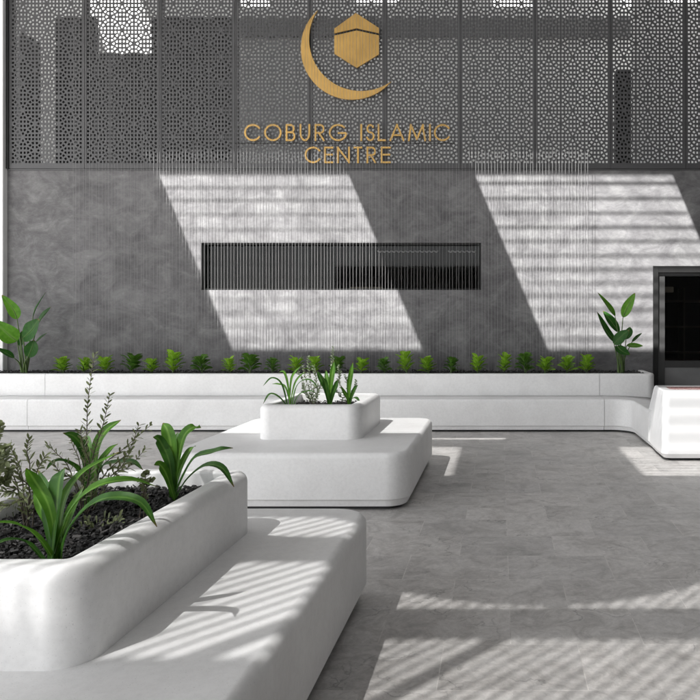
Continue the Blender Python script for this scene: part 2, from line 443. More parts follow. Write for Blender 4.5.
bm = B(); box(bm, gx(616, 11.3), gx(631, 11.3), 11.3, 11.5, ZB, gz(70, 11.3)); obj('dark_post', bm, M_black, gal)
bm = B(); box(bm, gx(632, 12.4), 4.9, 12.4, 12.5, ZB, 9.4); obj('white_end_panel', bm, M_wallw, gal)
bm = B(); box(bm, gx(155, 13.5), 4.6, 13.5, 13.59, gz(36, 13.5), gz(18, 13.5)); obj('beam', bm, simple('mid_grey_beam', .16, .8), gal)
# gallery roof with skylights, plus openings added to brighten the gallery (front edge stays above the screen)
def plate(bm, x0, x1, y0, y1, z0, z1, holes):
    xs = sorted({x0, x1, *[h[0] for h in holes], *[h[1] for h in holes]}); ys = sorted({y0, y1, *[h[2] for h in holes], *[h[3] for h in holes]})
    xs = [x for x in xs if x0 <= x <= x1]; ys = [y for y in ys if y0 <= y <= y1]
    def op(i, j):
        if i < 0 or j < 0 or i >= len(xs)-1 or j >= len(ys)-1: return True
        cx, cy = (xs[i]+xs[i+1])/2, (ys[j]+ys[j+1])/2
        return any(h[0] < cx < h[1] and h[2] < cy < h[3] for h in holes)
    for i in range(len(xs)-1):
        for j in range(len(ys)-1):
            if op(i, j): continue
            a, b_, c, d = xs[i], xs[i+1], ys[j], ys[j+1]
            quad(bm, (a, c, z1), (b_, c, z1), (b_, d, z1), (a, d, z1)); quad(bm, (a, d, z0), (b_, d, z0), (b_, c, z0), (a, c, z0))
            if op(i-1, j): quad(bm, (a, c, z0), (a, c, z1), (a, d, z1), (a, d, z0))
            if op(i+1, j): quad(bm, (b_, c, z0), (b_, d, z0), (b_, d, z1), (b_, c, z1))
            if op(i, j-1): quad(bm, (a, c, z0), (b_, c, z0), (b_, c, z1), (a, c, z1))
            if op(i, j+1): quad(bm, (a, d, z0), (a, d, z1), (b_, d, z1), (b_, d, z0))
RG = 9.5
def skyl(pa, pb, za, zb):
    xa, xb = gx(pa, 13.6), gx(pb, 13.6); h = RG-(za+zb)/2
    return (xa-.42*h, xb-.42*h, 13.6-.6*(RG-za), 13.6-.6*(RG-zb))
holes = [skyl(92, 150, 6.45, 8.2), skyl(235, 266, 7.5, 8.2), skyl(350, 396, 7.55, 8.2), skyl(487, 528, 7.5, 8.2), skyl(616, 634, 7.5, 8.2),
         (-9.3, 4.5, 12.63, 13.57), (1.9, 5.3, 10.91, 12.38)]
bm = B(); plate(bm, -9.4, 5.2, 10.6, 13.8, RG, RG+.12, holes); obj('skylight_roof', bm, M_roof, gal)
bm = B(); box(bm, -9.4, 5.2, 10.82, 10.9, 7.36, RG-.002); obj('upstand_wall', bm, M_roof, gal)

# ------------------------------------------------------------------ roofs over the courtyard (above the picture)
roof = thing('slatted_roof', 'flat courtyard roof with slatted openings that throw the striped sunlight', 'roof', (-2, 5, 7.5))
bm = B(); R1 = 7.5
OA = [(-6.84, -3.90, 6.93, 8.556), (-1.97, 1.096, 6.93, 8.556)]
OB = [(-6.0, -3.62, 2.32, 3.9), (-1.75, 1.3, 2.32, 3.9)]
OC = [(-6.0, -3.09, 4.42, 4.55)]
plate(bm, -16, 4.6, -.5, 10.816, R1, R1+.04, OA+OB+OC+[(-16.1, -7.6, -.6, 1.5)]); obj('roof_panel', bm, M_roof, roof)
bm = B()
for (a, b_, c, d) in OA:
    y = c+.07
    while y < d:
        w = random.uniform(.016, .028)*(.55 if a < -3 else 1)
        box(bm, a-.02, b_+.02, y, y+w, R1+.045, R1+.055); y += .131+random.uniform(-.012, .012)
for (a, b_, c, d) in OB:
    y = c+.06
    while y < d: box(bm, a-.02, b_+.02, y, y+.018, R1+.045, R1+.055); y += .13
obj('slats', bm, M_slat, roof)
can = thing('lattice_canopy', 'lower canopy of diagonal slats over the near planter', 'canopy', (-2, 0, 5))
R2 = 6.5; bm = B(); DXR, DYR = -.42*(R2-5), -.6*(R2-5)
OX0, OX1 = -5.2+DXR, 2.2+DXR
# canopy plate: behind, before, beam between, side strips; the front opening's far edge is a shallow arc
plate(bm, -7.6, 4.6, -11, .646+DYR, R2, R2+.04, [(OX0, OX1, -.577+DYR, .306+DYR)])
n = 48
for k in range(n):
    xa, xb = -7.6+12.2*k/n, -7.6+12.2*(k+1)/n
    ca = .69+.36*(xa-DXR+1.9)**2; cb = .69+.36*(xb-DXR+1.9)**2
    ca, cb = min(1.2, max(.647, ca)), min(1.2, max(.647, cb))
    if xa < OX0 or xb > OX1: ca = cb = .647
    quad(bm, (xa, ca+DYR, R2), (xb, cb+DYR, R2), (xb, 1.6, R2), (xa, 1.6, R2))
obj('canopy_panel', bm, M_roof, can)
bm = B(); u = Vector((.65, .76, 0)); v = Vector((.76, -.65, 0)); pitch = .072
def slat(c, w, L, z):
    a = c-u*L; b_ = c+u*L
    vs = [a-v*w/2, b_-v*w/2, b_+v*w/2, a+v*w/2]
    quad(bm, *[(p.x, p.y, z) for p in vs])
for k in range(-58, 62):
    c = Vector((-1.5+DXR+k*pitch/.76, .3+DYR, 0))
    slat(c, .036, 1.3, R2+.05)
slat(Vector((-2.36+DXR, DYR, 0)), .05, 1.3, R2+.06)
obj('diagonal_slats', bm, M_slat, can)
m2_, nt_, b_ = newmat('added_roof_filter')  # for unseen sheets added to weaken the sun through the roof openings
tr_ = N(nt_, 'ShaderNodeBsdfTransparent'); tr_.inputs[0].default_value = (.17, .17, .17, 1)
nt_.links.new(tr_.outputs[0], nt_.nodes['Material Output'].inputs[0])
m_, nt_, b_ = newmat('added_sun_filter')  # for an unseen sheet added to weaken the sun below the canopy
tr_ = N(nt_, 'ShaderNodeBsdfTransparent'); tr_.inputs[0].default_value = (.15, .15, .15, 1)
nt_.links.new(tr_.outputs[0], nt_.nodes['Material Output'].inputs[0])
for i_, (a, b_, c, d) in enumerate(OB+OC):
    bm = B(); quad(bm, (a-.05, c-.05, R1+.09), (b_+.05, c-.05, R1+.09), (b_+.05, d+.05, R1+.09), (a-.05, d+.05, R1+.09)); obj('added_sun_filter', bm, m2_, roof)
bm = B(); quad(bm, (OX0-.1, -.7+DYR, R2+.08), (OX1+.1, -.7+DYR, R2+.08), (OX1+.1, 1.3+DYR, R2+.08), (OX0-.1, 1.3+DYR, R2+.08)); obj('added_sun_filter', bm, m_, can)

# ------------------------------------------------------------------ planter benches
ZBN, ZPT, E = .46, .762, .045
def bench_profile(e=E, zt=ZBN):
    p = [(.035, .028), (.03, .034), (.022, .078), (.006, .084), (0, .092), (0, .2), (0, zt-e-.01)]
    p += [(e-e*math.cos(math.radians(a)), zt-e+e*math.sin(math.radians(a))) for a in range(0, 91, 15)]
    return p
def chips(bm, x0, x1, y0, y1, z, n, s0, s1):
    for _ in range(n):
        c = Vector((random.uniform(x0, x1), random.uniform(y0, y1), z+random.uniform(.002, .03)))
        L, w, h = random.uniform(s0, s1), random.uniform(s0, s1)*.5, random.uniform(.003, .008)
        Mx = Matrix.Translation(c) @ Matrix.Rotation(random.uniform(0, 6.28), 4, 'Z') @ Matrix.Rotation(random.uniform(-.6, .6), 4, 'X') @ Matrix.Rotation(random.uniform(-.6, .6), 4, 'Y')
        q = [Mx @ Vector(p) for p in ((-L/2, -w/2, 0), (L/2, -w*.3, 0), (L*.45, w/2, 0), (-L*.4, w*.4, 0), (-L*.4, -w*.4, h), (L*.4, -w*.2, h), (L*.35, w*.4, h), (-L*.3, w*.3, h))]
        t = [bm.verts.new(p) for p in q]
        for f in ((4, 5, 6, 7), (0, 1, 5, 4), (1, 2, 6, 5), (2, 3, 7, 6), (3, 0, 4, 7)): bm.faces.new([t[i] for i in f])
def planter(label, bx0, bx1, by0, by1, px0, px1, py0, py1, rb, rp, mulchlabel, nchip):
    t = thing('planter_bench', label, 'planter bench', ((bx0+bx1)/2, (by0+by1)/2, 0))
    bm = B(); pr = bench_profile()
    pr += [(.2, ZBN), ((bx1-bx0)/2-(px1-px0)/2+.03, ZBN)]
    rr_loft(bm, bx0, bx1, by0, by1, rb, pr, cap=True, n=12)
    obj('bench_seat', bm, M_white, t, smooth=True, wn=True)
    bm = B(); rr_loft(bm, bx0+.075, bx1-.075, by0+.075, by1-.075, rb-.07, [(0, .002), (0, .04)], n=8); obj('plinth', bm, M_plinth, t)
    e = .048; rim = .105
    pr = [(0, ZBN-.02), (0, ZBN+.012), (0, ZBN+.1), (0, ZPT-e-.01)]
    pr += [(e-e*math.cos(math.radians(a)), ZPT-e+e*math.sin(math.radians(a))) for a in range(0, 91, 15)]
    e2 = .012
    pr += [(rim-e2-.004, ZPT)]+[(rim-e2+e2*math.sin(math.radians(a)), ZPT-e2+e2*math.cos(math.radians(a))) for a in range(0, 91, 30)]
    pr += [(rim+.002, ZPT-.14)]
    bm = B(); rr_loft(bm, px0, px1, py0, py1, rp, pr, cap=False, n=10)
    obj('planter_box', bm, M_white, t, smooth=True, wn=True)
    bm = B(); z = ZPT-.095
    g = 30
    vs = [[bm.verts.new((px0+.09+(px1-px0-.18)*i/g, py0+.09+(py1-py0-.18)*j/g, z+random.uniform(-.008, .012))) for j in range(g+1)] for i in range(g+1)]
    for i in range(g):
        for j in range(g): bm.faces.new((vs[i][j], vs[i+1][j], vs[i+1][j+1], vs[i][j+1]))
    chips(bm, px0+.12, px1-.12, py0+.12, py1-.12, z, nchip, .012, .036)
    tag(obj('bark_mulch', bm, M_chip, base=((px0+px1)/2, (py0+py1)/2, z)), mulchlabel, 'mulch', kind='stuff')
    return t
planter('white concrete planter bench nearest the camera, planted with strap leaves and olive sprigs', -2.66, -.72, 1.50, 3.94, -2.15, -1.245, 2.085, 3.55, .19, .12, 'dark bark mulch filling the near planter', 6500)
planter('white concrete planter bench in the middle of the floor, behind the near planter', -2.66, -.725, 5.55, 7.64, -2.15, -1.235, 6.18, 7.32, .19, .12, 'dark bark mulch filling the middle planter', 900)

# wall bench and trough
wb = thing('wall_planter', 'long white bench with raised planter trough running along the grey wall', 'planter bench', (-2, 9.9, 0))
def rnd(cx, cy, r, a0, a1, n=10): return [(cx+r*math.cos(math.radians(a0+(a1-a0)*k/n)), cy+r*math.sin(math.radians(a0+(a1-a0)*k/n))) for k in range(n+1)]
pr = [(.05+a, b_) for a, b_ in bench_profile(.035, .452)]
pr = bench_profile(.035, .452)+[(.2, .452), (.46, .452), (.46, .03)]
YB = 9.52; G = .003; XS0, XS1, XR = -6.43, 1.42, 1.76
for path in ([(-8.4, YB), (XS0-G, YB)], [(XS0+G, YB), (-2.5-G/2, YB)], [(-2.5+G/2, YB), (XS1-G, YB)], [(XS1+G, YB), (1.5, YB)]+rnd(XR-.24, YB-.24, .24, 90, 0)+[(XR, 8.3)]):
    bm = B(); sweep(bm, path, pr); bmesh.ops.recalc_face_normals(bm, faces=bm.faces)
    obj('bench_seat', bm, M_white, wb, smooth=True, wn=True)
bm = B(); sweep(bm, [(-8.4, YB), (1.5, YB)]+rnd(XR-.24, YB-.24, .24, 90, 0)+[(XR, 7.9)], [(.075, .002), (.075, .05), (.4, .05), (.4, .002)]); bmesh.ops.recalc_face_normals(bm, faces=bm.faces)
obj('plinth', bm, M_plinth, wb)
e = .03; YP = 9.985
pr = [(0, .3), (0, ZPT-e-.005)]+[(e-e*math.cos(math.radians(a)), ZPT-e+e*math.sin(math.radians(a))) for a in range(0, 91, 15)]+[(.085, ZPT), (.09, ZPT-.01), (.09, .3)]
for path in ([(-8.4, YP), (XS0-G-.06, YP)], [(XS0+G-.06, YP), (-2.5-G/2, YP)], [(-2.5+G/2, YP), (XS1-G, YP)], [(XS1+G, YP), (2.0, YP)]+rnd(2.22-.12, YP+.12, .12, -90, 0)+[(2.22, YW-.005)]):
    bm = B(); sweep(bm, path, pr); bmesh.ops.recalc_face_normals(bm, faces=bm.faces)
    obj('planter_trough', bm, M_white, wb, smooth=True, wn=True)
bm = B()
z = ZPT-.03
vs = [[bm.verts.new((-8+10.14*i/90, YP+.085+.715*j/8, z+random.uniform(-.01, .012))) for j in range(9)] for i in range(91)]
for i in range(90):
    for j in range(8): bm.faces.new((vs[i][j], vs[i+1][j], vs[i+1][j+1], vs[i][j+1]))
chips(bm, -7.9, 2.1, YP+.12, YW-.02, z, 2600, .02, .055)
tag(obj('bark_mulch', bm, M_chip, base=(-2, 10.4, z)), 'dark bark mulch filling the long wall planter', 'mulch', kind='stuff')

# tapered white end block
blk = thing('end_block', 'tapered glossy white block with ribbed side at the end of the wall bench', 'bench end', (2.6, 8.1, 0))
def blk_outline(x0, y0, y1, x1=3.9, r=.07, step=.010, nrib=4):
    o = [(x1, y0), (x1, y1)]
    # back-left corner, then ribs along the left side towards the camera
    pts = [(x0+.03, y1)]
    L = y1-(y0+r)
    for k in range(nrib):
        ya = y1-L*k/nrib*.62-.01; yb = y1-L*(k+1)/nrib*.62-.01
        pts += [(x0+step*(nrib-k)*.9, ya-.005), (x0+step*(nrib-k)*.9, yb+.012), (x0+step*(nrib-k-1)*.9+.002, yb)]
    pts += rnd(x0+r, y0+r, r, 180, 270, 8)
    return o+pts
M_gloss = simple('glossy_white', (.80, .80, .80), .25, var=.02, scale=3)
bm = B()
loops = []
for t_, zz in ((-.02, .03), (0, .08), (.5, .42), (.93, .70), (1.0, .745), (1.02, .757)):
    a = min(1, max(0, t_))
    ins = {.03: .03, .08: 0, .745: .004, .757: .016}.get(zz, 0)
    x0 = 1.75+.03*a+ins; y0 = 7.53+.07*a+ins; y1 = 8.72-.50*a-ins
    loops.append([(x, y, zz) for x, y in blk_outline(x0, y0, y1)])
loft(bm, loops, cap_top=False)
# rim then tray
a = loops[-1]; x0, y0, y1 = 1.75+.03+.10, 7.6+.10, 8.22-.08
loft(bm, [a, [(x, y, .757) for x, y in blk_outline(x0, y0, y1, 3.88)], [(x, y, .735) for x, y in blk_outline(x0+.002, y0+.002, y1-.002, 3.87)]], cap_top=False)
bmesh.ops.recalc_face_normals(bm, faces=bm.faces)
obj('block_body', bm, M_gloss, blk)
bm = B(); bm.faces.new([bm.verts.new((x, y, .748)) for x, y in blk_outline(x0+.001, y0+.001, y1-.001, 3.87)])
obj('mottled_top', bm, M_mott, blk)
bm = B(); box(bm, 1.84, 3.88, 7.62, 8.6, .002, .05); obj('plinth', bm, M_plinth, blk)

# ------------------------------------------------------------------ sign
YG = 10.705; YGb = YS-.007
def ext(bm, poly, yf, yb, bev=0):
    """polygon in x,z -> plate"""
    a = [bm.verts.new((p[0], yf, p[1])) for p in poly]; b_ = [bm.verts.new((p[0], yb, p[1])) for p in poly]
    f = bm.faces.new(a); n = len(a)
    for k in range(n): bm.faces.new((a[k], b_[k], b_[(k+1) % n], a[(k+1) % n]))
    bm.faces.new(b_[::-1])
def SP(px, py): return ((px-VX)/F*YG, H-(py-VY)/F*YG)
em = thing('wall_emblem', 'gold crescent and gold hexagon emblem mounted on the perforated screen', 'emblem', (-2.2, YG, SP(0, 99)[1]))
oc, orr, ic, irr = Vector((352, 48.3)), 51.3, Vector((361, 39)), 52.0
d = (ic-oc); D = d.length; aa = (orr**2-irr**2+D*D)/(2*D); hh = math.sqrt(orr**2-aa**2)
mid = oc+d*aa/D; per = Vector((-d.y, d.x))/D
t1, t2 = mid+per*hh, mid-per*hh
def ang(c, p): return math.atan2(p.y-c.y, p.x-c.x)
def arcpts(c, r, a0, a1, n, via):
    da = (a1-a0) % (2*math.pi)
    m_ = a0+da/2
    if (Vector((math.cos(m_), math.sin(m_)))).dot(via) < 0: da -= 2*math.pi
    return [c+r*Vector((math.cos(a0+da*k/n), math.sin(a0+da*k/n))) for k in range(n+1)]
via = -(d.normalized())
A = arcpts(oc, orr, ang(oc, t1), ang(oc, t2), 48, via); Bp = arcpts(ic, irr, ang(ic, t1), ang(ic, t2), 48, via)
bm = B(); th = .03
fa = [bm.verts.new((SP(*p)[0], YG, SP(*p)[1])) for p in A]; fb = [bm.verts.new((SP(*p)[0], YG, SP(*p)[1])) for p in Bp]
ba = [bm.verts.new((SP(*p)[0], YG+th, SP(*p)[1])) for p in A]; bb = [bm.verts.new((SP(*p)[0], YG+th, SP(*p)[1])) for p in Bp]
for k in range(48):
    for q in ((fa[k], fa[k+1], fb[k+1], fb[k]), (ba[k], bb[k], bb[k+1], ba[k+1]), (fa[k], ba[k], ba[k+1], fa[k+1]), (fb[k], fb[k+1], bb[k+1], bb[k])): bm.faces.new(q)
bmesh.ops.remove_doubles(bm, verts=bm.verts, dist=1e-4); bmesh.ops.recalc_face_normals(bm, faces=bm.faces)
obj('crescent', bm, M_gold, em)
bm = B(); ext(bm, [SP(*p) for p in ((355.9, 12.9), (379, 28), (379, 33.2), (356.6, 28.2), (334.3, 33.4), (334.3, 28.6))], YG, YG+th); bmesh.ops.recalc_face_normals(bm, faces=bm.faces); obj('hexagon_top', bm, M_gold, em)
bm = B(); ext(bm, [SP(*p) for p in ((356.6, 30.4), (379, 35.3), (379, 54.3), (356.7, 67.9), (334.3, 53.6), (334.3, 35.6))], YG, YG+th); bmesh.ops.recalc_face_normals(bm, faces=bm.faces); obj('hexagon_body', bm, M_gold, em)
bm = B(); ext(bm, [SP(*p) for p in ((356.6, 27.5), (378, 32.5), (378, 36), (356.6, 31.2), (335.3, 36.2), (335.3, 32.5))], YG+.02, YG+.05); bmesh.ops.recalc_face_normals(bm, faces=bm.faces); obj('dark_band', bm, M_black, em)
for p in ((310, 60), (345, 94), (350, 50), (365, 50), (356, 20)):
    q = SP(*p); bm = B(); tube(bm, [(q[0], YG+th-.002, q[1]), (q[0], YGb, q[1])], .012); obj('standoff_pin', bm, M_black, em)

sg = thing('sign_lettering', 'gold capital letters in two lines across the screen below the crescent', 'sign', (-2.3, YG, SP(0, 163)[1]))
def poly_arc(cx, cy, r, a0, a1, n=28, ry=None):
    ry = ry or r
    return [(cx+r*math.cos(math.radians(a0+(a1-a0)*k/n)), cy+ry*math.sin(math.radians(a0+(a1-a0)*k/n))) for k in range(n+1)]
# strokes in a unit box: x 0..1 across the letter, y 0..1 up; half-stroke inset handled by caller
def glyph(ch):
    if ch == 'C': return [poly_arc(.55, .5, .55, 36, 324, ry=.5)]
    if ch == 'O': return [poly_arc(.5, .5, .5, 0, 360, 40)]
    if ch == 'G': return [poly_arc(.52, .5, .52, 45, 352, ry=.5)+[(.985, .47), (.55, .47)]]
    if ch == 'B': return [[(0, 0), (0, 1)], [(0, 1), (.5, 1)]+poly_arc(.5, .76, .40, 90, -90, 14, .24)+[(0, .52)], [(.5, .52)]+poly_arc(.58, .26, .42, 90, -90, 14, .26)+[(0, 0)]]
    if ch == 'U': return [[(0, 1), (0, .45)]+poly_arc(.5, .45, .5, 180, 360, 20, .45)+[(1, .45), (1, 1)]]
    if ch == 'R': return [[(0, 0), (0, 1)], [(0, 1), (.5, 1)]+poly_arc(.55, .74, .45, 90, -90, 14, .26)+[(0, .48)], [(.42, .48), (1, 0)]]
    if ch == 'I': return [[(.5, 0), (.5, 1)]]
    if ch == 'S': return [poly_arc(.5, .755, .44, 30, 262, 20, .245)+poly_arc(.5, .255, .5, 85, -160, 22, .255)]
    if ch == 'L': return [[(0, 1), (0, 0), (1, 0)]]
    if ch == 'A': return [[(0, 0), (.5, 1)], [(.5, 1), (1, 0)], [(.19, .34), (.81, .34)]]
    if ch == 'M': return [[(0, 0), (.13, 1)], [(.13, 1), (.5, .08)], [(.5, .08), (.87, 1)], [(.87, 1), (1, 0)]]
    if ch == 'E': return [[(0, 0), (0, 1)], [(0, 1), (1, 1)], [(0, .52), (.95, .52)], [(0, 0), (1, 0)]]
    if ch == 'N': return [[(0, 0), (0, 1)], [(0, 1), (1, 0)], [(1, 0), (1, 1)]]
    if ch == 'T': return [[(0, 1), (1, 1)], [(.5, 1), (.5, 0)]]
def stroke(bm, pts, w, yf, yb, closed=False):
    pts = [Vector(p) for p in pts]
    q = [pts[0]]
    for p in pts[1:]:
        if (p-q[-1]).length > 1e-4: q.append(p)
    pts = q; n = len(pts)
    closed = (pts[0]-pts[-1]).length < 1e-3 and n > 8
    if closed: pts = pts[:-1]; n -= 1
    L, R = [], []
    for i in range(n):
        if closed: a, b_ = pts[i-1], pts[(i+1) % n]; d0 = (pts[i]-a).normalized(); d1 = (b_-pts[i]).normalized()
        else:
            d0 = (pts[i]-pts[i-1]).normalized() if i else (pts[1]-pts[0]).normalized()
            d1 = (pts[i+1]-pts[i]).normalized() if i < n-1 else d0
        n0, n1 = Vector((-d0.y, d0.x)), Vector((-d1.y, d1.x)); m_ = n0+n1; m_ /= max(.5, m_.dot(n0))
        e_ = Vector((0, 0))
        if not closed and i == 0: e_ = -d0*w*.5
        if not closed and i == n-1: e_ = d0*w*.5
        L.append(pts[i]+m_*w/2+e_); R.append(pts[i]-m_*w/2+e_)
    lf = [bm.verts.new((p.x, yf, p.y)) for p in L]; rf = [bm.verts.new((p.x, yf, p.y)) for p in R]
    lb = [bm.verts.new((p.x, yb, p.y)) for p in L]; rb = [bm.verts.new((p.x, yb, p.y)) for p in R]
    for i in range(n if closed else n-1):
        j = (i+1) % n
        for f in ((lf[i], lf[j], rf[j], rf[i]), (lb[i], rb[i], rb[j], lb[j]), (lf[i], lb[i], lb[j], lf[j]), (rf[i], rf[j], rb[j], rb[i])): bm.faces.new(f)
    if not closed:
        bm.faces.new((lf[0], rf[0], rb[0], lb[0])); bm.faces.new((lf[-1], lb[-1], rb[-1], rf[-1]))
k4 = 230/700
def PX(c): return 235+c*k4
LINE1 = [('C', 244.1, 260.1), ('O', 264.2, 281.5), ('B', 285.6, 295.3), ('U', 299.7, 310.1), ('R', 314.4, 324.5), ('G', 328.8, 346.6), ('I', 359.6, 362.8), ('S', 366, 374.5), ('L', 377.7, 385.9), ('A', 389.5, 404.4), ('M', 407.9, 425.8), ('I', 428.2, 431.6), ('C', 433.9, 449.8)]
LINE2 = [('C', 304.5, 320.3), ('E', 323.9, 333.2), ('N', 336.8, 349.9), ('T', 353.6, 362.2), ('R', 366.5, 376), ('E', 380.8, 390.6)]
for line, yt, yb_ in ((LINE1, 124.0, 141.0), (LINE2, 146.6, 163.0)):
    zt, zb = SP(0, yt)[1], SP(0, yb_)[1]
    for ch, xa, xb in line:
        w = .027; x0, x1 = SP(xa, 0)[0]+w/2, SP(xb, 0)[0]-w/2
        bm = B()
        for i, st in enumerate(glyph(ch)):
            stroke(bm, [(x0+(x1-x0)*p[0], zb+w/2+(zt-zb-w)*p[1]) for p in st], w, YG+.0015*i, YG+.022+.0012*i)
        x = (x0+x1)/2
        bmesh.ops.recalc_face_normals(bm, faces=bm.faces)
        p0 = glyph(ch)[0][len(glyph(ch)[0])//2]
        tube(bm, [(x0+(x1-x0)*p0[0], YG+.02, zb+w/2+(zt-zb-w)*p0[1]), (x0+(x1-x0)*p0[0], YGb, zb+w/2+(zt-zb-w)*p0[1])], .008)
        obj('letter', bm, M_gold, sg)

# ------------------------------------------------------------------ hanging cords
bm = B()
tube(bm, [(0, 0, 0), (0, 0, 3.4), (0, 0, 6.72)], .0021, n=5)
cord0 = obj('hanging_cord', bm, M_cord)
tag(cord0, 'thin pale vertical cord hanging in front of the screen and wall', 'cord', 'row of thin vertical cords hanging before the wall')
xa, xb, nc = gx(73, 10.61), gx(588, 10.61), 161
for k in range(nc):
    o = cord0 if k == 0 else cord0.copy()
    if k: link(o)
    o.location = (xa+(xb-xa)*k/(nc-1)+random.uniform(-.006, .006), 10.61+random.uniform(-.012, .012), .715)
bm = B(); box(bm, xa-.1, xb+.1, 10.58, 10.64, 7.437, 7.49); tag(obj('cord_rail', bm, M_black, base=((xa+xb)/2, 10.45, 7.43)), 'dark rail above the picture that the cords hang from', 'rail')

# ------------------------------------------------------------------ plants
def bez(P, t):
    n = len(P)-1
    r = Vector((0, 0, 0))
    for i, p in enumerate(P): r += Vector(p)*(math.comb(n, i)*t**i*(1-t)**(n-i))
    return r
def catmull(P, t):
    P = [Vector(p) for p in P]; n = len(P)-1
    s_ = min(n-1, int(t*n)); u_ = t*n-s_
    p0 = P[s_-1] if s_ > 0 else 2*P[0]-P[1]; p1, p2 = P[s_], P[s_+1]; p3 = P[s_+2] if s_+2 <= n else 2*P[n]-P[n-1]
    return .5*((2*p1)+(p2-p0)*u_+(2*p0-5*p1+4*p2-p3)*u_*u_+(3*p1-p0-3*p2+p3)*u_**3)
def leaf(bm, P, width, prof, facing=None, fold=.25, n=14, mi=0, wav=0):
    """ribbon leaf along the curve P; facing = direction the blade's face turns to"""
    uvl = bm.loops.layers.uv.verify()
    rows = []
    ph = random.uniform(0, 6)
    for k in range(n+1):
        t = k/n; p = catmull(P, t)
        tg = (catmull(P, min(1, t+.02))-catmull(P, max(0, t-.02)))
        if tg.length < 1e-8: tg = Vector((0, 0, 1))
        tg.normalize()
        fc = Vector(facing) if facing is not None else Vector((0, -.35, 1))
        sd = tg.cross(fc)
        if sd.length < .05: sd = tg.cross(Vector((0, -1, .2)))
        sd.normalize(); nm = sd.cross(tg).normalized()
        w = width*prof(t)/2
        wv = wav*width*math.sin(ph+t*9)
        row = [bm.verts.new(p-sd*w+nm*(w*fold+wv)), bm.verts.new(p-sd*w*.5+nm*w*fold*.35), bm.verts.new(p), bm.verts.new(p+sd*w*.5+nm*w*fold*.35), bm.verts.new(p+sd*w+nm*(w*fold-wv))]
        rows.append(row)
    for k in range(n):
        for c in range(4):
            f = bm.faces.new((rows[k][c], rows[k][c+1], rows[k+1][c+1], rows[k+1][c])); f.smooth = True; f.material_index = mi
            for lp, (uu, vv_) in zip(f.loops, ((c/4, k/n), ((c+1)/4, k/n), ((c+1)/4, (k+1)/n), (c/4, (k+1)/n))): lp[uvl].uv = (uu, vv_)
def strapprof(t):
    return (.42+.58*min(1, t/.45)**1.2)*(1 if t < .55 else max(.03, math.cos((t-.55)/.45*math.pi/2))**.8)
def paddleprof(t):
    return max(.03, math.sin(math.pi*min(1, t*.97+.02)**.8)**.75)
def lanceprof(t): return max(.05, math.sin(math.pi*(t*.94+.03))**.8)

def strap_plant(label, base_px, base_d, leaves, mats, group=None, name='strap_leaf_plant', zsoil=ZPT-.09):
    bp = W(base_px, 500, base_d); bp.z = zsoil
    t = thing(name, label, 'plant', bp, group)
    bm = B()
    for lf in leaves:
        pts, wd = lf[0], lf[1]; mi = lf[2] if len(lf) > 2 else 0; fc = lf[3] if len(lf) > 3 else None
        b0 = bp+Vector((random.uniform(-.018, .018), random.uniform(-.018, .018), 0))
        P = [b0]+[W(*p) for p in pts]
        leaf(bm, P, wd*(1.15 if base_d < 4 else .9), strapprof, fc, .35, 18, mi, wav=.02)
    obj('foliage', bm, mats, t)
    return t
SM = [L_strap, L_strapd]
# near planter: big front plant
strap_plant('large strap leaved plant at the front corner of the near planter', 55, 2.33, [
    ([(50, 510, 2.33), (33, 478, 2.33), (26, 468, 2.26)], .034, 0, (.5, -1, .3)),
    ([(57, 505, 2.34), (60, 478, 2.36), (66, 467, 2.40)], .055, 1, (-.4, -1, .5)),
    ([(62, 510, 2.36), (80, 475, 2.42), (119, 452, 2.5)], .034, 0, (-.3, -.6, 1)),
    ([(66, 520, 2.33), (92, 489, 2.32), (128, 480, 2.36), (158, 487, 2.42)], .036, 0, (0, -.4, 1)),
    ([(70, 528, 2.3), (100, 500, 2.26), (138, 501, 2.25), (157, 527, 2.24)], .036, 1, (.2, -.5, 1)),
    ([(40, 540, 2.28), (18, 525, 2.22), (-12, 522, 2.16)], .028, 0, (-.2, -.4, 1)),
    ([(48, 522, 2.36), (47, 490, 2.45), (38, 470, 2.5)], .03, 1, (0, -1, .4)),
    ([(62, 535, 2.35), (74, 505, 2.46), (84, 486, 2.6)], .03, 0, (0, -1, .6)),
    ([(30, 545, 2.3), (8, 540, 2.24), (-18, 552, 2.2)], .02, 1, (0, -.4, 1)),
    ([(52, 530, 2.36), (40, 505, 2.42), (34, 486, 2.48)], .028, 0, (.2, -1, .5)),
], SM)
strap_plant('strap leaved plant at the far right corner of the near planter', 174, 3.2, [
    ([(170, 465, 3.2), (160, 441, 3.2), (153, 437, 3.16)], .040, 1, (.5, -1, .3)),
    ([(172, 455, 3.22), (168, 432, 3.25), (163, 423, 3.28)], .052, 0, (.2, -1, .3)),
    ([(178, 460, 3.22), (184, 436, 3.24), (194, 427, 3.26), (201, 428, 3.3)], .045, 0, (-.4, -1, .5)),
    ([(184, 475, 3.18), (196, 457, 3.14), (213, 452, 3.1), (222, 449, 3.08), (233, 448, 3.1)], .032, 1, (-.2, -.7, 1)),
    ([(186, 481, 3.14), (205, 466, 3.05), (222, 468, 3.0), (234, 487, 2.96)], .034, 1, (.1, -.6, 1)),
    ([(167, 476, 3.18), (160, 465, 3.15), (154, 465, 3.1)], .034, 0, (.5, -1, .5)),
    ([(174, 462, 3.24), (176, 440, 3.32), (178, 432, 3.4)], .035, 1, (0, -1, .3)),
    ([(180, 470, 3.26), (190, 450, 3.36), (196, 446, 3.42)], .03, 0, (-.2, -1, .6)),
], SM)
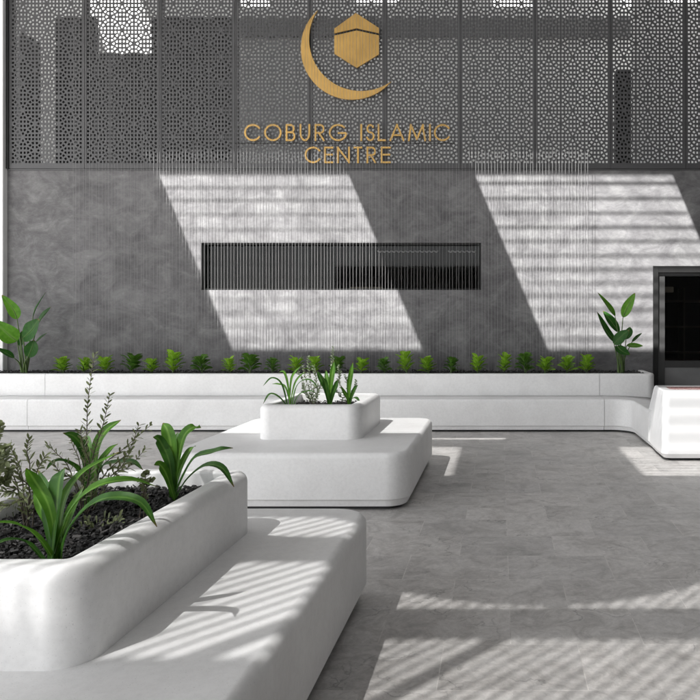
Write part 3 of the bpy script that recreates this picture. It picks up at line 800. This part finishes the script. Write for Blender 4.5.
strap_plant('strap leaved plant among the olive sprigs in the middle of the near planter', 92, 3.05, [
    ([(86, 458, 3.05), (76, 438, 3.02), (63, 433, 2.98)], .036, 1, (.4, -1, .5)),
    ([(96, 455, 3.05), (105, 432, 3.08), (121, 420, 3.12)], .045, 0, (-.3, -1, .5)),
    ([(100, 470, 3.0), (118, 462, 2.95), (133, 462, 2.9), (143, 470, 2.85)], .026, 1, (0, -.6, 1)),
    ([(90, 460, 3.08), (88, 442, 3.15), (86, 436, 3.2)], .035, 0, (0, -1, .3)),
    ([(98, 470, 3.08), (110, 450, 3.15), (118, 444, 3.2)], .03, 0, (-.2, -1, .5)),
    ([(82, 475, 3.0), (66, 462, 2.95), (54, 462, 2.9), (46, 470, 2.86)], .026, 1, (0, -.6, 1)),
], SM)
def sprig(bm, bmw, P, ll, lw, dens, spread=1, r=.0028, mi=0):
    L = sum((catmull(P, (k+1)/10)-catmull(P, k/10)).length for k in range(10))
    tube(bmw, [catmull(P, k/10) for k in range(11)], r, r*.35, 5)
    n = max(4, int(L*dens))
    for k in range(n):
        t = .12+.88*(k+.5)/n
        p = catmull(P, t); tg = (catmull(P, min(1, t+.03))-catmull(P, max(0, t-.03))).normalized()
        for s_ in (0, 1):
            a = k*1.57+s_*math.pi+random.uniform(-.5, .5)
            x = tg.cross(Vector((.3, .9, .2))).normalized(); y = tg.cross(x)
            out = (x*math.cos(a)+y*math.sin(a))
            dr = (tg*random.uniform(.5, 1.0)+out*random.uniform(.5, .9)*spread).normalized()
            l_ = ll*random.uniform(.65, 1.15)*(1-.35*t)
            leaf(bm, [p, p+dr*l_*.5+out*l_*.05, p+dr*l_+Vector((0, 0, -.1*l_))], lw*random.uniform(.8, 1.2), lanceprof, tg+Vector((random.uniform(-.5, .5), -.4, random.uniform(-.2, .5))), .2, 4, mi)
def olive(label, base_px, d, branches, ll=.044, lw=.0088, dens=40, mats=None, cat='shrub', name='olive_shrub', z=ZPT-.09):
    bp = W(base_px, 500, d); bp.z = z
    t = thing(name, label, cat, bp)
    bm = B(); bw = B()
    for br in branches:
        P = [bp+Vector((random.uniform(-.02, .02), random.uniform(-.02, .02), 0))]+[W(*p) for p in br]
        sprig(bm, bw, P, ll, lw, dens)
    obj('foliage', bm, mats or L_olive, t); obj('twigs', bw, M_twig, t)
olive('tall olive shrub with one high upright sprig in the near planter', 84, 2.95, [
    [(86, 450, 2.95), (88, 400, 2.95), (95, 352, 2.95)],
    [(92, 460, 2.92), (103, 425, 2.9), (110, 394, 2.9)],
    [(70, 470, 2.95), (55, 452, 2.97), (47, 444, 3.0)],
    [(100, 470, 3.0), (122, 450, 3.05), (152, 424, 3.1)],
    [(104, 475, 2.9), (128, 452, 2.9), (139, 424, 2.9)],
    [(80, 465, 3.0), (73, 446, 3.05), (70, 436, 3.08)],
    [(90, 470, 2.85), (84, 448, 2.8), (80, 430, 2.76)],
    [(108, 480, 2.86), (122, 466, 2.82), (132, 448, 2.8)],
    [(76, 482, 2.8), (62, 474, 2.75), (52, 462, 2.72)],
    [(112, 478, 3.1), (130, 466, 3.15), (146, 448, 3.2)],
])
olive('low spreading olive shrub at the left of the near planter', 28, 2.75, [
    [(22, 475, 2.75), (14, 455, 2.75), (9, 444, 2.76)],
    [(30, 470, 2.72), (27, 452, 2.7), (29, 438, 2.7)],
    [(36, 478, 2.7), (40, 465, 2.68), (46, 455, 2.66)],
    [(16, 482, 2.7), (6, 470, 2.68), (-4, 462, 2.66)],
    [(20, 492, 2.6), (8, 492, 2.55), (-6, 488, 2.5)],
    [(30, 490, 2.65), (20, 478, 2.6), (16, 462, 2.58)],
    [(40, 496, 2.6), (46, 490, 2.56), (58, 482, 2.52)],
    [(25, 500, 2.55), (10, 505, 2.5), (-4, 506, 2.46)],
])
olive('dark bushy olive shrub cut off by the left edge of the picture', -8, 2.6, [
    [(-8, 470, 2.6), (-4, 445, 2.6), (1, 424, 2.6)],
    [(-6, 478, 2.58), (3, 462, 2.56), (6, 446, 2.55)],
    [(-2, 488, 2.56), (6, 480, 2.55), (9, 468, 2.54)],
    [(-10, 480, 2.6), (-14, 460, 2.6), (-16, 430, 2.6)],
    [(-8, 485, 2.56), (-2, 470, 2.5), (0, 452, 2.48)],
], ll=.04, lw=.016, dens=70)
olive('small round leaved sprout in the bark at the right of the near planter', 145, 2.9, [
    [(145, 482, 2.9), (146, 472, 2.9)], [(146, 486, 2.9), (152, 479, 2.88)], [(144, 488, 2.9), (138, 479, 2.9)]], ll=.032, lw=.02, dens=40, name='small_sprout', cat='sprout')
def lowfol(label, px, d, n, rad, h, lw=.02, ll=.06, mats=None):
    bp = W(px, 500, d); bp.z = ZPT-.09
    t = thing('ground_herb', label, 'herb', bp); bm = B()
    for k in range(n):
        a = random.uniform(0, 6.28); r_ = rad*random.uniform(.1, 1)**.7
        p = bp+Vector((r_*math.cos(a), r_*math.sin(a), random.uniform(.0, .3)*h)); q = p+Vector((math.cos(a)*.5, math.sin(a)*.5, random.uniform(.4, 1.4))).normalized()*ll*random.uniform(.6, 1.2)
        leaf(bm, [p, (p+q)/2+Vector((0, 0, .01)), q], lw, lanceprof, (random.uniform(-.5, .5), -.6, .8), .2, 5)
    obj('foliage', bm, mats or L_olive, t)
lowfol('low grey green herb spreading over the bark below the tall olive shrub', 100, 2.8, 40, .10, .07, .010, .034)
lowfol('low herb patch on the bark at the back left of the near planter', 22, 3.05, 60, .16, .09, .010, .036)

# middle planter plants (depths 6.3..7.1)
strap_plant('arching narrow leaved plant at the left of the middle planter', 290, 6.45, [
    ([(282, 385, 6.42), (272, 378, 6.38), (263, 386, 6.34)], .026, 1, (.2, -.6, 1)),
    ([(280, 398, 6.4), (270, 394, 6.36), (263, 404, 6.32)], .028, 1, (.1, -.6, 1)),
    ([(288, 385, 6.48), (284, 372, 6.5), (279, 372, 6.5)], .024, 0, (.2, -1, .4)),
    ([(291, 382, 6.5), (295, 372, 6.5), (301, 366, 6.52)], .028, 0, (-.2, -1, .4)),
    ([(296, 388, 6.46), (304, 380, 6.42), (312, 381, 6.38), (318, 388, 6.36)], .026, 1, (0, -.6, 1)),
    ([(298, 396, 6.42), (308, 391, 6.38), (316, 392, 6.34)], .024, 1, (0, -.6, 1)),
    ([(294, 386, 6.5), (300, 376, 6.52), (306, 372, 6.55)], .022, 0, (0, -.8, .7)),
    ([(286, 388, 6.5), (278, 384, 6.52), (272, 384, 6.55)], .022, 0, (0, -.8, .7)),
], SM)
strap_plant('upright broad leaved plant in the centre of the middle planter', 330, 6.6, [
    ([(326, 390, 6.58), (320, 377, 6.56), (317, 371, 6.55)], .055, 1, (.3, -1, .3)),
    ([(331, 385, 6.6), (333, 370, 6.62), (334, 361, 6.64)], .055, 0, (0, -1, .2)),
    ([(327, 392, 6.52), (325, 382, 6.48), (322, 378, 6.45)], .06, 1, (0, -1, .3)),
    ([(333, 394, 6.55), (337, 384, 6.5), (338, 380, 6.46)], .06, 1, (-.2, -1, .3)),
    ([(330, 392, 6.7), (327, 378, 6.75), (326, 370, 6.8)], .05, 0, (0, -1, .2)),
], SM)
strap_plant('small plant with one pale upright leaf at the right of the middle planter', 350, 6.75, [
    ([(349, 388, 6.75), (351, 374, 6.75), (353, 362, 6.75)], .055, 0, (0, -1, .15)),
    ([(352, 396, 6.72), (355, 389, 6.68), (358, 385, 6.65)], .05, 1, (-.3, -1, .4)),
    ([(347, 397, 6.72), (344, 392, 6.7), (341, 386, 6.68)], .04, 0, (.3, -1, .4)),
    ([(351, 400, 6.68), (356, 398, 6.6), (360, 402, 6.55)], .04, 1, (0, -.6, 1)),
], SM)
def silver(label, px, d, br): olive(label, px, d, br, ll=.045, lw=.015, dens=50, mats=L_silver, name='silver_shrub')
silver('silvery variegated shrub between the arching and broad leaves in the middle planter', 312, 6.7, [
    [(311, 385, 6.7), (309, 370, 6.7), (308, 357, 6.7)], [(306, 390, 6.7), (302, 378, 6.72), (298, 372, 6.74)],
    [(314, 390, 6.68), (316, 378, 6.66), (313, 366, 6.64)], [(318, 392, 6.66), (322, 384, 6.62), (323, 377, 6.6)],
    [(308, 396, 6.6), (304, 390, 6.55), (303, 384, 6.5)], [(316, 398, 6.58), (318, 390, 6.52), (316, 384, 6.48)],
    [(310, 392, 6.78), (306, 380, 6.85), (303, 366, 6.9)]])
silver('thin silvery sprig rising highest in the middle planter', 331, 6.85, [
    [(331, 382, 6.85), (332, 364, 6.85), (333, 347, 6.85)], [(334, 388, 6.85), (340, 376, 6.85), (338, 366, 6.85)]])
silver('pale silvery shrub by the right rim of the middle planter', 346, 7.0, [
    [(342, 390, 7.0), (339, 380, 7.0), (340, 371, 7.0)], [(348, 392, 7.0), (347, 382, 7.0), (345, 375, 7.0)], [(351, 394, 6.95), (355, 388, 6.9), (356, 380, 6.9)], [(341, 396, 6.9), (336, 390, 6.9), (334, 386, 6.85)]])

# big paddle plants at the wall
def paddle_plant(label, base_px, d, leaves):
    bp = W(base_px, 373, d); bp.z = ZPT-.03
    t = thing('paddle_leaf_plant', label, 'plant', bp); bm = B(); bs = B()
    for (a, b_, c, w, mi, fc) in leaves:
        pa, pb, pc = W(*a), W(*b_), W(*c)
        leaf(bm, [pa, pb, pc], w, paddleprof, fc, .22, 16, mi, wav=.012)
        b0 = bp+Vector((random.uniform(-.05, .05), random.uniform(-.03, .03), 0))
        tube(bs, [catmull([b0, b0*.55+pa*.45+Vector((0, 0, .06)), pa], k/8) for k in range(9)], .013, .006, 6)
        tube(bs, [catmull([pa, pb, pc], k/8*.9)+Vector((0, -.004, 0)) for k in range(9)], .005, .001, 5)
    obj('foliage', bm, [L_paddle, L_paddleb], t); obj('stems', bs, M_stem, t)
D1 = 10.3
paddle_plant('tall paddle leaved plant at the left end of the wall planter', 24, D1, [
    ((17, 319, D1), (13, 309, D1), (2, 295, D1-.05), .16, 1, (.5, -1, .3)),
    ((33, 317, D1), (37, 307, D1), (46, 292, D1+.05), .13, 0, (-.8, -.6, .2)),
    ((17, 341, D1-.1), (8, 334, D1-.15), (-7, 320, D1-.2), .26, 1, (.2, -1, .7)),
    ((23, 338, D1-.12), (32, 330, D1-.2), (39, 319, D1-.25), .27, 0, (-.1, -1, .25)),
    ((38, 324, D1+.1), (43, 316, D1+.12), (51, 307, D1+.12), .14, 0, (-.6, -.8, .3)),
    ((35, 343, D1+.1), (41, 338, D1+.1), (47, 333, D1+.1), .10, 0, (0, -.6, 1)),
    ((28, 357, D1-.12), (32, 348, D1-.15), (34, 340, D1-.15), .18, 0, (.4, -1, .2)),
    ((14, 358, D1-.15), (6, 353, D1-.2), (-4, 348, D1-.25), .13, 0, (0, -.5, 1)),
    ((20, 346, D1+.1), (22, 338, D1+.12), (22, 331, D1+.12), .10, 0, (.3, -1, .2)),
])
paddle_plant('tall paddle leaved plant at the right end of the wall planter beside the door', 621, D1, [
    ((615, 316, D1), (609, 307, D1), (598, 293, D1-.05), .12, 1, (.7, -.7, .3)),
    ((623, 317, D1), (628, 306, D1-.03), (635, 293, D1-.05), .15, 1, (-.3, -1, .2)),
    ((615, 342, D1-.1), (606, 330, D1-.12), (597, 312, D1-.15), .15, 0, (.8, -.7, .2)),
    ((619, 332, D1+.15), (611, 321, D1+.16), (603, 311, D1+.18), .15, 0, (.5, -1, .1)),
    ((614, 344, D1-.15), (621, 337, D1-.2), (629, 330, D1-.25), .17, 0, (0, -.9, .5)),
    ((626, 339, D1+.05), (629, 332, D1+.08), (630, 327, D1+.1), .12, 0, (-.3, -1, .2)),
    ((617, 346, D1-.18), (622, 351, D1-.25), (630, 355, D1-.3), .16, 0, (0, -.8, .8)),
    ((627, 345, D1-.1), (634, 346, D1-.15), (643, 346, D1-.18), .13, 1, (0, -.7, 1)),
    ((632, 342, D1+.1), (637, 337, D1+.1), (642, 333, D1+.1), .06, 0, (0, -.6, 1)),
])

# row of small shrubs
def shrub_mesh(kind):
    bm = B(); bs = B()
    n = {0: 21, 1: 19, 2: 17}[kind]
    ht = {0: .235, 1: .26, 2: .25}[kind]
    for s_ in range(3):
        a = s_*2.1; top = Vector((.035*math.cos(a), .03*math.sin(a), ht*.75))
        tube(bs, [(0, 0, -.03), top*.5, top], .006, .003, 5)
    for k in range(n):
        a = k*2.4+random.uniform(-.3, .3); f = (k+.5)/n
        b0 = Vector((math.cos(a)*.015, math.sin(a)*.015, .03+ht*.62*f))
        up = .35+1.1*f; L = random.uniform(.085, .125)*(1.12 if kind == 2 else 1)
        dr = Vector((math.cos(a), math.sin(a), up)).normalized()
        mid_ = b0+dr*L*.55+Vector((0, 0, .008)); tip = b0+dr*L+Vector((math.cos(a)*.012, math.sin(a)*.012, -.012 if kind == 2 else 0))
        leaf(bm, [b0, mid_, tip], random.uniform(.066, .09)*(1.15 if kind == 2 else 1), lambda t: max(.06, math.sin(math.pi*min(1, t*.96+.02)**1.35)**.8), Vector((-math.cos(a)*.5, -math.sin(a)*.5-.3, 1)), .25, 7)
    return bm, bs
protos = []
for kind in range(3):
    a, b_ = shrub_mesh(kind)
    t = thing('leafy_shrub', 'x', 'shrub', (0, 0, 0), 'row of small leafy shrubs in the wall planter')
    fo = obj('foliage', a, L_shrubd if kind == 2 else L_shrub, t); st = obj('stem', b_, M_stem, t)
    protos.append((t, [fo, st]))
SHX = [63, 83.5, 106, 131, 152, 173, 202, 230, 250, 272.6, 295.6, 315, 336.5, 360.7, 384.6, 407, 428.6, 451, 477.5, 503.7, 525.5, 545, 567, 586.7]
KIND = [0, 0, 1, 2, 0, 1, 2, 1, 2, 2, 1, 0, 2, 1, 2, 1, 0, 2, 1, 1, 2, 0, 0, 0]
ORD = ['first', 'second', 'third', 'fourth', 'fifth', 'sixth', 'seventh', 'eighth', 'ninth', 'tenth', 'eleventh', 'twelfth']
used = set()
for i, (px, kd) in enumerate(zip(SHX, KIND)):
    t0, ch = protos[kd]
    if kd not in used: t = t0; used.add(kd)
    else:
        t = t0.copy(); link(t)
        for c in ch:
            q = c.copy(); link(q); q.parent = t
    d_ = 10.32+random.uniform(-.05, .05)
    t.location = (gx(px, d_), d_, ZPT-.025); t.rotation_euler = (random.uniform(-.16, .16), random.uniform(-.16, .16), random.uniform(0, 6.28)); s_ = random.uniform(.88, 1.3); t.scale = (s_*random.uniform(1.0, 1.3), s_*random.uniform(1.0, 1.3), s_)
    look = 'dark green broad leaved low shrub' if kd == 2 else 'bright green low leafy shrub'
    if i < 12: t['label'] = f'{look}, {ORD[i]} from the left in the wall planter row'
    else: t['label'] = f'{look}, {ORD[23-i]} from the right in the wall planter row'

# ------------------------------------------------------------------ camera, light, world
cam = bpy.data.cameras.new('camera'); co = bpy.data.objects.new('camera', cam); link(co)
co.location = (0, 0, H); co.rotation_euler = (math.pi/2, 0, 0)
cam.sensor_width = 36; cam.lens = 36; cam.shift_x = -(VX-350)/700; cam.shift_y = -(350-VY)/700
cam.clip_start = .05; cam.clip_end = 600
S.camera = co
sd = SUN.normalized(); az = math.atan2(-sd.x, -sd.y); elev = math.asin(-sd.z)
sl = bpy.data.lights.new('sun', 'SUN'); sl.energy = 5.0; sl.angle = math.radians(.48); sl.color = (1, .985, .965)
so = bpy.data.objects.new('sun', sl); link(so); so.rotation_euler = sd.to_track_quat('-Z', 'Y').to_euler()
w = bpy.data.worlds.new('World'); S.world = w; w.use_nodes = True
nt = w.node_tree; bg = nt.nodes['Background']
sky = nt.nodes.new('ShaderNodeTexSky'); sky.sky_type = 'NISHITA'; sky.sun_disc = False
sky.sun_elevation = elev; sky.sun_rotation = az
hs = nt.nodes.new('ShaderNodeHueSaturation'); hs.inputs['Saturation'].default_value = .12
nt.links.new(sky.outputs[0], hs.inputs['Color']); nt.links.new(hs.outputs[0], bg.inputs[0]); bg.inputs[1].default_value = .09
vs_ = S.view_settings; vs_.view_transform = 'Standard'; vs_.look = 'None'; vs_.gamma = 1; vs_.use_curve_mapping = False
vs_.exposure = 2.36
S.render.engine = 'CYCLES'
S.cycles.max_bounces = 8; S.cycles.diffuse_bounces = 5; S.cycles.transparent_max_bounces = 8
